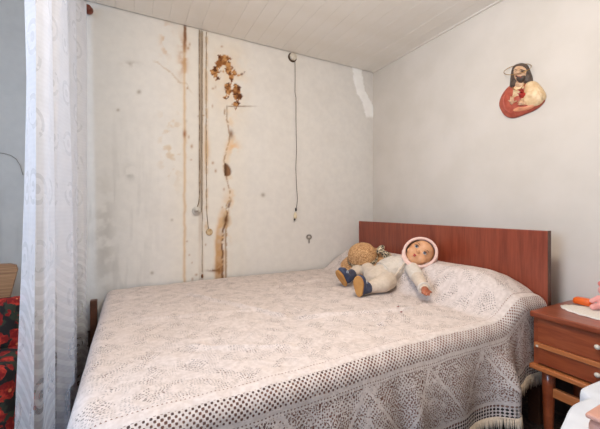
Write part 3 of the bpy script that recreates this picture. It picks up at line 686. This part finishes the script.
# ------------------------------------------------------------------ foreground table with white cloth, lower right
TZ = .65
edge = [at(*q, TZ) for q in ((640, 364), (618, 371), (600, 379), (588, 384), (580, 388.5), (583, 393), (586.5, 397.5), (580, 400), (572, 404), (567, 410), (563, 419), (557, 431), (546, 450), (545, 480))]
cen = V3((1.02, .10, TZ)); edge += [cen + V3((-.20, -.13, 0)), cen + V3((-.10, -.22, 0)), cen + V3((.03, -.25, 0)), cen + V3((.16, -.19, 0)), cen + V3((.23, -.05, 0)), cen + V3((.22, .10, 0))]
bm = bmesh.new(); lay = []
n0 = len(edge); sm = []
for i in range(n0):
    p0, p1, p2, p3 = edge[i - 1], edge[i], edge[(i + 1) % n0], edge[(i + 2) % n0]
    for t_ in (0, .34, .67): sm.append(.5 * ((2 * p1) + (p2 - p0) * t_ + (2 * p0 - 5 * p1 + 4 * p2 - p3) * t_ * t_ + (3 * p1 - p0 - 3 * p2 + p3) * t_ ** 3))
ce = sum(sm, V3()) / len(sm)
for s, dz in ((.3, .002), (.7, .002), (.93, .001), (.985, -.002), (1.0, -.012), (1.008, -.05), (1.02, -.15), (1.04, -.28), (1.05, -.36)):
    lay.append([bm.verts.new(V3((ce.x + (q.x - ce.x) * s, ce.y + (q.y - ce.y) * s, TZ + dz))) for q in sm])
for a, b_ in zip(lay, lay[1:]):
    for i in range(len(sm)): bm.faces.new((a[i], a[(i + 1) % len(sm)], b_[(i + 1) % len(sm)], b_[i]))
bm.faces.new(lay[0])
tag(link('tablecloth', bm, M_white, None, True), 'white cloth draped over the small table in the lower right corner', 'tablecloth')
tbl = thing('side_table', 'small side table hidden under the white cloth in the corner foreground', 'table', (ce.x, ce.y, 0))
link('table_top', lathe(bmesh.new(), [(.085, TZ - .03), (.09, TZ - .02), (.085, TZ - .006)], Matrix.Translation((ce.x, ce.y, 0)), 32), M_nightwood, tbl)
for k in range(4):
    a = k * math.pi / 2 + .6; link('leg', tube(bmesh.new(), [(ce.x + +.08 * math.cos(a), ce.y + .08 * math.sin(a), 0), (ce.x + .06 * math.cos(a), ce.y + .06 * math.sin(a), TZ - .025)], [.012, .017], 10), M_nightwood, tbl, True)
q = at(594, 440, TZ + .002)
bx = thing('wooden_box', 'pinkish brown box standing on the white cloth in the lower right corner', 'box', (q.x + .07, q.y, TZ))
bd = bxo('box_body', (q.x + .004, q.y - .10, TZ + .003), (q.x + .13, q.y + .012, TZ + .030), M_box, bx, .010, 3)
bxo('lid', (q.x + .002, q.y - .102, TZ + .031), (q.x + .132, q.y + .014, TZ + .040), M_box, bx, .004, 2)

# ------------------------------------------------------------------ straw hat lying by the pillow
hc = at(363, 259.5, .69); hat = thing('straw_hat', 'woven straw hat with printed ribbon and bow lying behind the doll', 'hat', hc)
MH = frame(hc, RT, UP * .84 - FW * .42 - RT * .26)
n = 64
def brim_h(a, r): return -.30 * (r - .095) + .018 * math.sin(2 * a + .6) * (r - .095) / .08
bm = bmesh.new(); prof = [(.001, .115), (.03, .114), (.058, .106), (.080, .089), (.094, .062), (.100, .03), (.102, .0)]
rings = []
for r, h in prof: rings.append([bm.verts.new(MH @ V3((r * math.cos(k / n * TAU), r * .94 * math.sin(k / n * TAU), h))) for k in range(n)])
for a, b_ in zip(rings, rings[1:]):
    for k in range(n): bm.faces.new((a[k], a[(k + 1) % n], b_[(k + 1) % n], b_[k]))
link('crown', bm, M_straw, hat, True).modifiers.new('thick', 'SOLIDIFY').thickness = .004
bm = bmesh.new(); rings = []
for r in (.101, .115, .132, .15, .162): rings.append([bm.verts.new(MH @ V3((r * math.cos(k / n * TAU), r * .96 * math.sin(k / n * TAU), brim_h(k / n * TAU, r)))) for k in range(n)])
for a, b_ in zip(rings, rings[1:]):
    for k in range(n): bm.faces.new((a[k], a[(k + 1) % n], b_[(k + 1) % n], b_[k]))
link('brim', bm, M_straw, hat, True).modifiers.new('thick', 'SOLIDIFY').thickness = .004
bm = bmesh.new(); lathe_r = []
for h, r in ((.004, .1045), (.030, .1030)): lathe_r.append([bm.verts.new(MH @ V3((r * math.cos(k / n * TAU), r * .945 * math.sin(k / n * TAU), h))) for k in range(n)])
for k in range(n): bm.faces.new((lathe_r[0][k], lathe_r[0][(k + 1) % n], lathe_r[1][(k + 1) % n], lathe_r[1][k]))
rb = link('ribbon', bm, M_ribbon, hat, True)
bc = at(379, 248, .70); bc = hc + RT * .125 + UP * .052 - FW * .03
blob('bow', [('e', bc + UP * .022 - RT * .012, (.038, .026, .020), Matrix.Rotation(-.7, 3, 'Y')), ('e', bc + RT * .034 - UP * .012, (.044, .026, .018), Matrix.Rotation(.55, 3, 'Y')), ('e', bc, (.014, .014, .014)),
             ('c', bc, bc - UP * .045 + RT * .03, .012, .014)], M_ribbon, hat, .004, 2)

# ------------------------------------------------------------------ baby doll
TC = -FW
head_c = at(419, 255.5, .753); chest = at(398, 269, .655); pelvis = at(378, 277, .615)
neck = head_c + RT * -.05 - UP * .055
doll = thing('baby_doll', 'baby doll in cream knitted suit and pink bonnet lying on the bed', 'doll', (pelvis.x, pelvis.y, .55))
kf, af = at(364, 266, .65), at(352, 274, .612); kn, an = at(383, 284, .605), at(369, 287, .592)
sh_n, el_n, wr_n = at(411, 267, .685), at(419, 280, .645), at(424, 288, .625)
sh_f = chest + V3((.03, .085, .03)); el_f = sh_f + V3((-.06, .075, -.04)); wr_f = el_f + V3((-.075, .02, -.02))
hipn = pelvis.lerp(at(390, 282, .608), .8); hipf = pelvis + V3((.0, .055, .01))
blob('knitted_suit', [('e', pelvis, (.085, .095, .062)), ('c', pelvis, chest, .074, .078), ('c', chest, neck, .070, .040),
     ('c', hipn, kn, .056, .050), ('c', kn, an, .049, .036), ('c', hipf, kf, .052, .046), ('c', kf, af, .046, .034),
     ('c', sh_n, el_n, .040, .034), ('c', el_n, wr_n, .034, .027), ('c', sh_f, el_f, .038, .033), ('c', el_f, wr_f, .033, .026)], M_knit, doll, .005, 5)
# the wrapped jacket over the suit
ax_ = (chest - pelvis).normalized()
blob('jacket', [('c', pelvis + ax_ * .065, chest, .0815, .086), ('c', chest, neck - ax_ * .005, .078, .047), ('c', sh_n, sh_n.lerp(el_n, .7), .046, .041), ('c', sh_f, sh_f.lerp(el_f, .6), .044, .040)], M_knit_white, doll, .005, 4)
def on_jacket(px, py, back):   # a point just off the jacket front along a line of sight
    d = ray(px, py); return CAM + d * back
dj = (chest - CAM).dot(FW)
# hem and wrap edge as knitted cords
def jring(c, axis, r, squash=1.0, a0=0, a1=TAU, n=30):
    Mj = frame(c, UP, axis); return [Mj @ V3((r * math.cos(a0 + (a1 - a0) * k / n), r * math.sin(a0 + (a1 - a0) * k / n), 0)) for k in range(n + 1)]
link('jacket_hem', tube(bmesh.new(), jring(pelvis + ax_ * .045, ax_, .079), .006, 8, False), M_knit_white, doll, True)
wrap = []
for k in range(15):
    s = k / 14; c_ = (pelvis + ax_ * .05).lerp(neck, s); rr_ = .083 + (.056 - .083) * s if s > .6 else .083
    rr_ = .083 * (1 - s ** 3) + .052 * s ** 3; Mj = frame(c_, UP, ax_); ang_ = math.radians(95 - 75 * s)
    wrap.append(Mj @ V3((rr_ * math.cos(ang_), rr_ * math.sin(ang_), 0)))
link('wrap_edge', tube(bmesh.new(), wrap, .0055, 8), M_knit, doll, True)
for w_, e_, r_ in ((wr_n, el_n, .031), (wr_f, el_f, .030)):
    link('cuff', tube(bmesh.new(), jring(w_, (w_ - e_).normalized(), r_ - .003), .006, 8, False), M_knit_white, doll, True)
def doll_hand(w_, d_, nrm, s=1.0):
    d_ = d_.normalized(); nrm = (nrm - d_ * nrm.dot(d_)).normalized(); sd = d_.cross(nrm); pc = w_ + d_ * .022 * s
    pr = [('c', w_, pc, .016 * s, .020 * s), ('e', pc, (.020 * s, .020 * s, .016 * s))]
    for i, (o_, L) in enumerate(((-.015, .022), (-.005, .028), (.005, .027), (.014, .021))):
        a = pc + sd * o_ * s + d_ * .012 * s; b_ = a + d_ * L * .6 * s + sd * o_ * .15; c_ = b_ + (d_ * .6 - nrm * .8) * L * .55 * s
        pr += [('c', a, b_, .0068 * s, .0062 * s), ('c', b_, c_, .0062 * s, .0052 * s)]
    a = pc - sd * .016 * s - d_ * .006 * s; pr += [('c', a, a + (-sd * .7 + d_ * .7) * .02 * s, .0078 * s, .0058 * s)]
    return blob('hand', pr, M_hand, doll, .0024, 2)
doll_hand(wr_n + (wr_n - el_n).normalized() * .006, at(427.5, 296, .612) - wr_n, UP * .5 + TC * .7, .98)
doll_hand(wr_f, (wr_f - el_f), UP, 1.0)
def shoe(ank, L, Nn, heel):
    """L heel to toe, Nn out of the sole"""
    L = L.normalized(); Nn = (Nn - L * Nn.dot(L)).normalized(); sd = L.cross(Nn); c0 = heel + L * .05
    R3 = Matrix((L, sd, Nn)).transposed()
    up_ = blob('shoe', [('e', c0 - Nn * .030, (.056, .032, .026), R3), ('e', c0 + L * .022 - Nn * .028, (.038, .033, .026), R3), ('c', heel + L * .022 - Nn * .032, ank, .030, .035), ('c', heel + L * .02 - Nn * .034, heel + L * .075 - Nn * .034, .029, .029)], M_navy, doll, .004, 3)
    bm = bmesh.new(); n_ = 36; o1, o2, o3 = [], [], []
    for k in range(n_):
        a = k / n_ * TAU; x_ = .058 * math.cos(a); w_ = .030 + .005 * math.cos(a); y_ = w_ * math.sin(a) * (1 - .12 * math.exp(-((math.cos(a) + .25) / .3) ** 2))
        b_ = c0 + L * x_ + sd * y_
        o1.append(bm.verts.new(b_ - Nn * .006)); o2.append(bm.verts.new(b_ + Nn * .005)); o3.append(bm.verts.new(c0 + L * x_ * .93 + sd * y_ * .9 + Nn * .008))
    for A_, B_ in ((o1, o2), (o2, o3)):
        for k in range(n_): bm.faces.new((A_[k], A_[(k + 1) % n_], B_[(k + 1) % n_], B_[k]))
    bm.faces.new(o3); bm.faces.new(o1[::-1]); link('sole', bm, M_sole, up_)
    for f_ in (.2, .55):
        q0 = c0 + L * .0 - Nn * (.03 + .02 * f_) + L * (.02 - .02 * f_)
        pts_ = [q0 + sd * (.032 * math.cos(a)) + (L * .6 - Nn * .8) * (.020 * math.sin(a)) for a in np.linspace(0, math.pi, 9)]
        link('lace', tube(bmesh.new(), pts_, .003, 6), M_white, up_, True)
shoe(af, -RT * .50 + UP * .84 - FW * .05, -RT * .86 + TC * .50 - UP * .28, at(345.5, 285, .566))
shoe(an, UP * .97 - RT * .10 + RT * .02, -RT * .55 + TC * .80 - UP * .15, at(359.5, 295.5, .563))
# head
hu = (RT * .74 + UP * .62 + FW * .12).normalized(); hn = (TC * .78 + UP * .28 - RT * .44); hn = (hn - hu * hn.dot(hu)).normalized(); hs = hu.cross(hn)
R3 = Matrix((hs, hu, hn)).transposed(); HM = R3.to_4x4() @ Matrix.Scale(1.16, 4); HM.translation = head_c
def hp(x_, y_, z_): return V3((x_, y_, z_))
head = blob('head', [('e', hp(0, .012, -.006), (.070, .074, .074)), ('e', hp(0, -.022, .010), (.056, .050, .056)), ('e', hp(.030, -.020, .040), (.026, .024, .022)), ('e', hp(-.030, -.020, .040), (.026, .024, .022)),
     ('e', hp(0, -.052, .036), (.020, .016, .020)), ('e', hp(0, -.010, .068), (.010, .009, .012)), ('e', hp(0, .040, .040), (.046, .032, .030)), ('e', hp(0, -.034, .058), (.016, .010, .010))], M_skin, doll, .003, 3, HM)
for s in (-1, 1):
    ey = blob('eye', [('e', hp(s * .026, .008, .0635), (.0105, .0068, .0060))], M_eye_white, head, .0012, 1, HM)
    blob('iris', [('e', hp(s * .026, .008, .0685), (.0072, .0064, .0032))], M_iris, ey, .0008, 1, HM)
    link('eyelid', tube(bmesh.new(), [HM @ hp(s * .026 + .013 * math.cos(a), .008 + .0098 * math.sin(a), .0665 - .003 * abs(math.cos(a))) for a in np.linspace(.15, math.pi - .15, 9)], .0020, 6), M_brow, ey, True)
    link('eyebrow', tube(bmesh.new(), [HM @ hp(s * .028 + .015 * math.cos(a), .020 + .008 * math.sin(a), .0675 - .003 * abs(math.cos(a))) for a in np.linspace(.4, math.pi - .4, 7)], [.0006, .0012, .0015, .0016, .0015, .0012, .0006], 6), M_brow, head, True)
blob('lips', [('e', hp(0, -.0320, .0675), (.0095, .0035, .0035)), ('e', hp(0, -.0385, .0655), (.0075, .0035, .0035))], M_lip, head, .001, 1, HM)
# bonnet: a shell round the head, open at the face, with a rolled rim and a chin band
bm = bmesh.new(); rings = []
for i in range(15):
    th = math.radians(62 + (180 - 62) * i / 14); rowz = math.cos(th); rad = math.sin(th)
    rings.append([bm.verts.new(HM @ V3((.084 * rad * math.cos(k / 40 * TAU), .004 + .090 * rad * math.sin(k / 40 * TAU), -.006 + .092 * rowz))) for k in range(40)])
for a, b_ in zip(rings, rings[1:]):
    for k in range(40): bm.faces.new((a[k], a[(k + 1) % 40], b_[(k + 1) % 40], b_[k]))
bon = link('bonnet', bm, M_bonnet, doll, True); bon.modifiers.new('thick', 'SOLIDIFY').thickness = -.005
rim_ = [HM @ V3((.077 * math.cos(a), .003 + .083 * math.sin(a) + .004, .036 - .004 * math.sin(a))) for a in np.linspace(0, TAU, 49)]
link('bonnet_rim', tube(bmesh.new(), rim_, .009, 10, False), M_bonnet, bon, True)
link('chin_tie', tube(bmesh.new(), [HM @ V3(q_) for q_ in ((-.066, -.046, .034), (-.04, -.078, .04), (0, -.088, .042), (.04, -.078, .04), (.066, -.046, .034))], .007, 8), M_bonnet, bon, True)
# dried petals lying on the bedspread
M_petal = plain('dried red petal', S(150, 62, 56), .7)
for (px_, py_), where in (((413, 306), 'nearest the doll hand'), ((398, 309), 'in the middle of three'), ((401, 314), 'nearest the bed edge')):
    q = at(px_, py_, ZB + .006); q.z = float(top_z(np.array(q.x), np.array(q.y))) + .002; bm = bmesh.new()
    top = [bm.verts.new(q + V3((.009 * math.cos(a), .006 * math.sin(a) * (1 - .4 * math.cos(a)), .0016 + .002 * abs(math.cos(a))))) for a in np.linspace(0, TAU, 11)[:-1]]
    c0_ = bm.verts.new(q + V3((0, 0, .001))); c1_ = bm.verts.new(q)
    for k in range(10): bm.faces.new((top[k], top[(k + 1) % 10], c0_)); bm.faces.new((top[(k + 1) % 10], top[k], c1_))
    tag(link('petal', bm, M_petal, None, True), 'tiny dried red petal on the bedspread, ' + where, 'petal', 'petals on the bedspread')
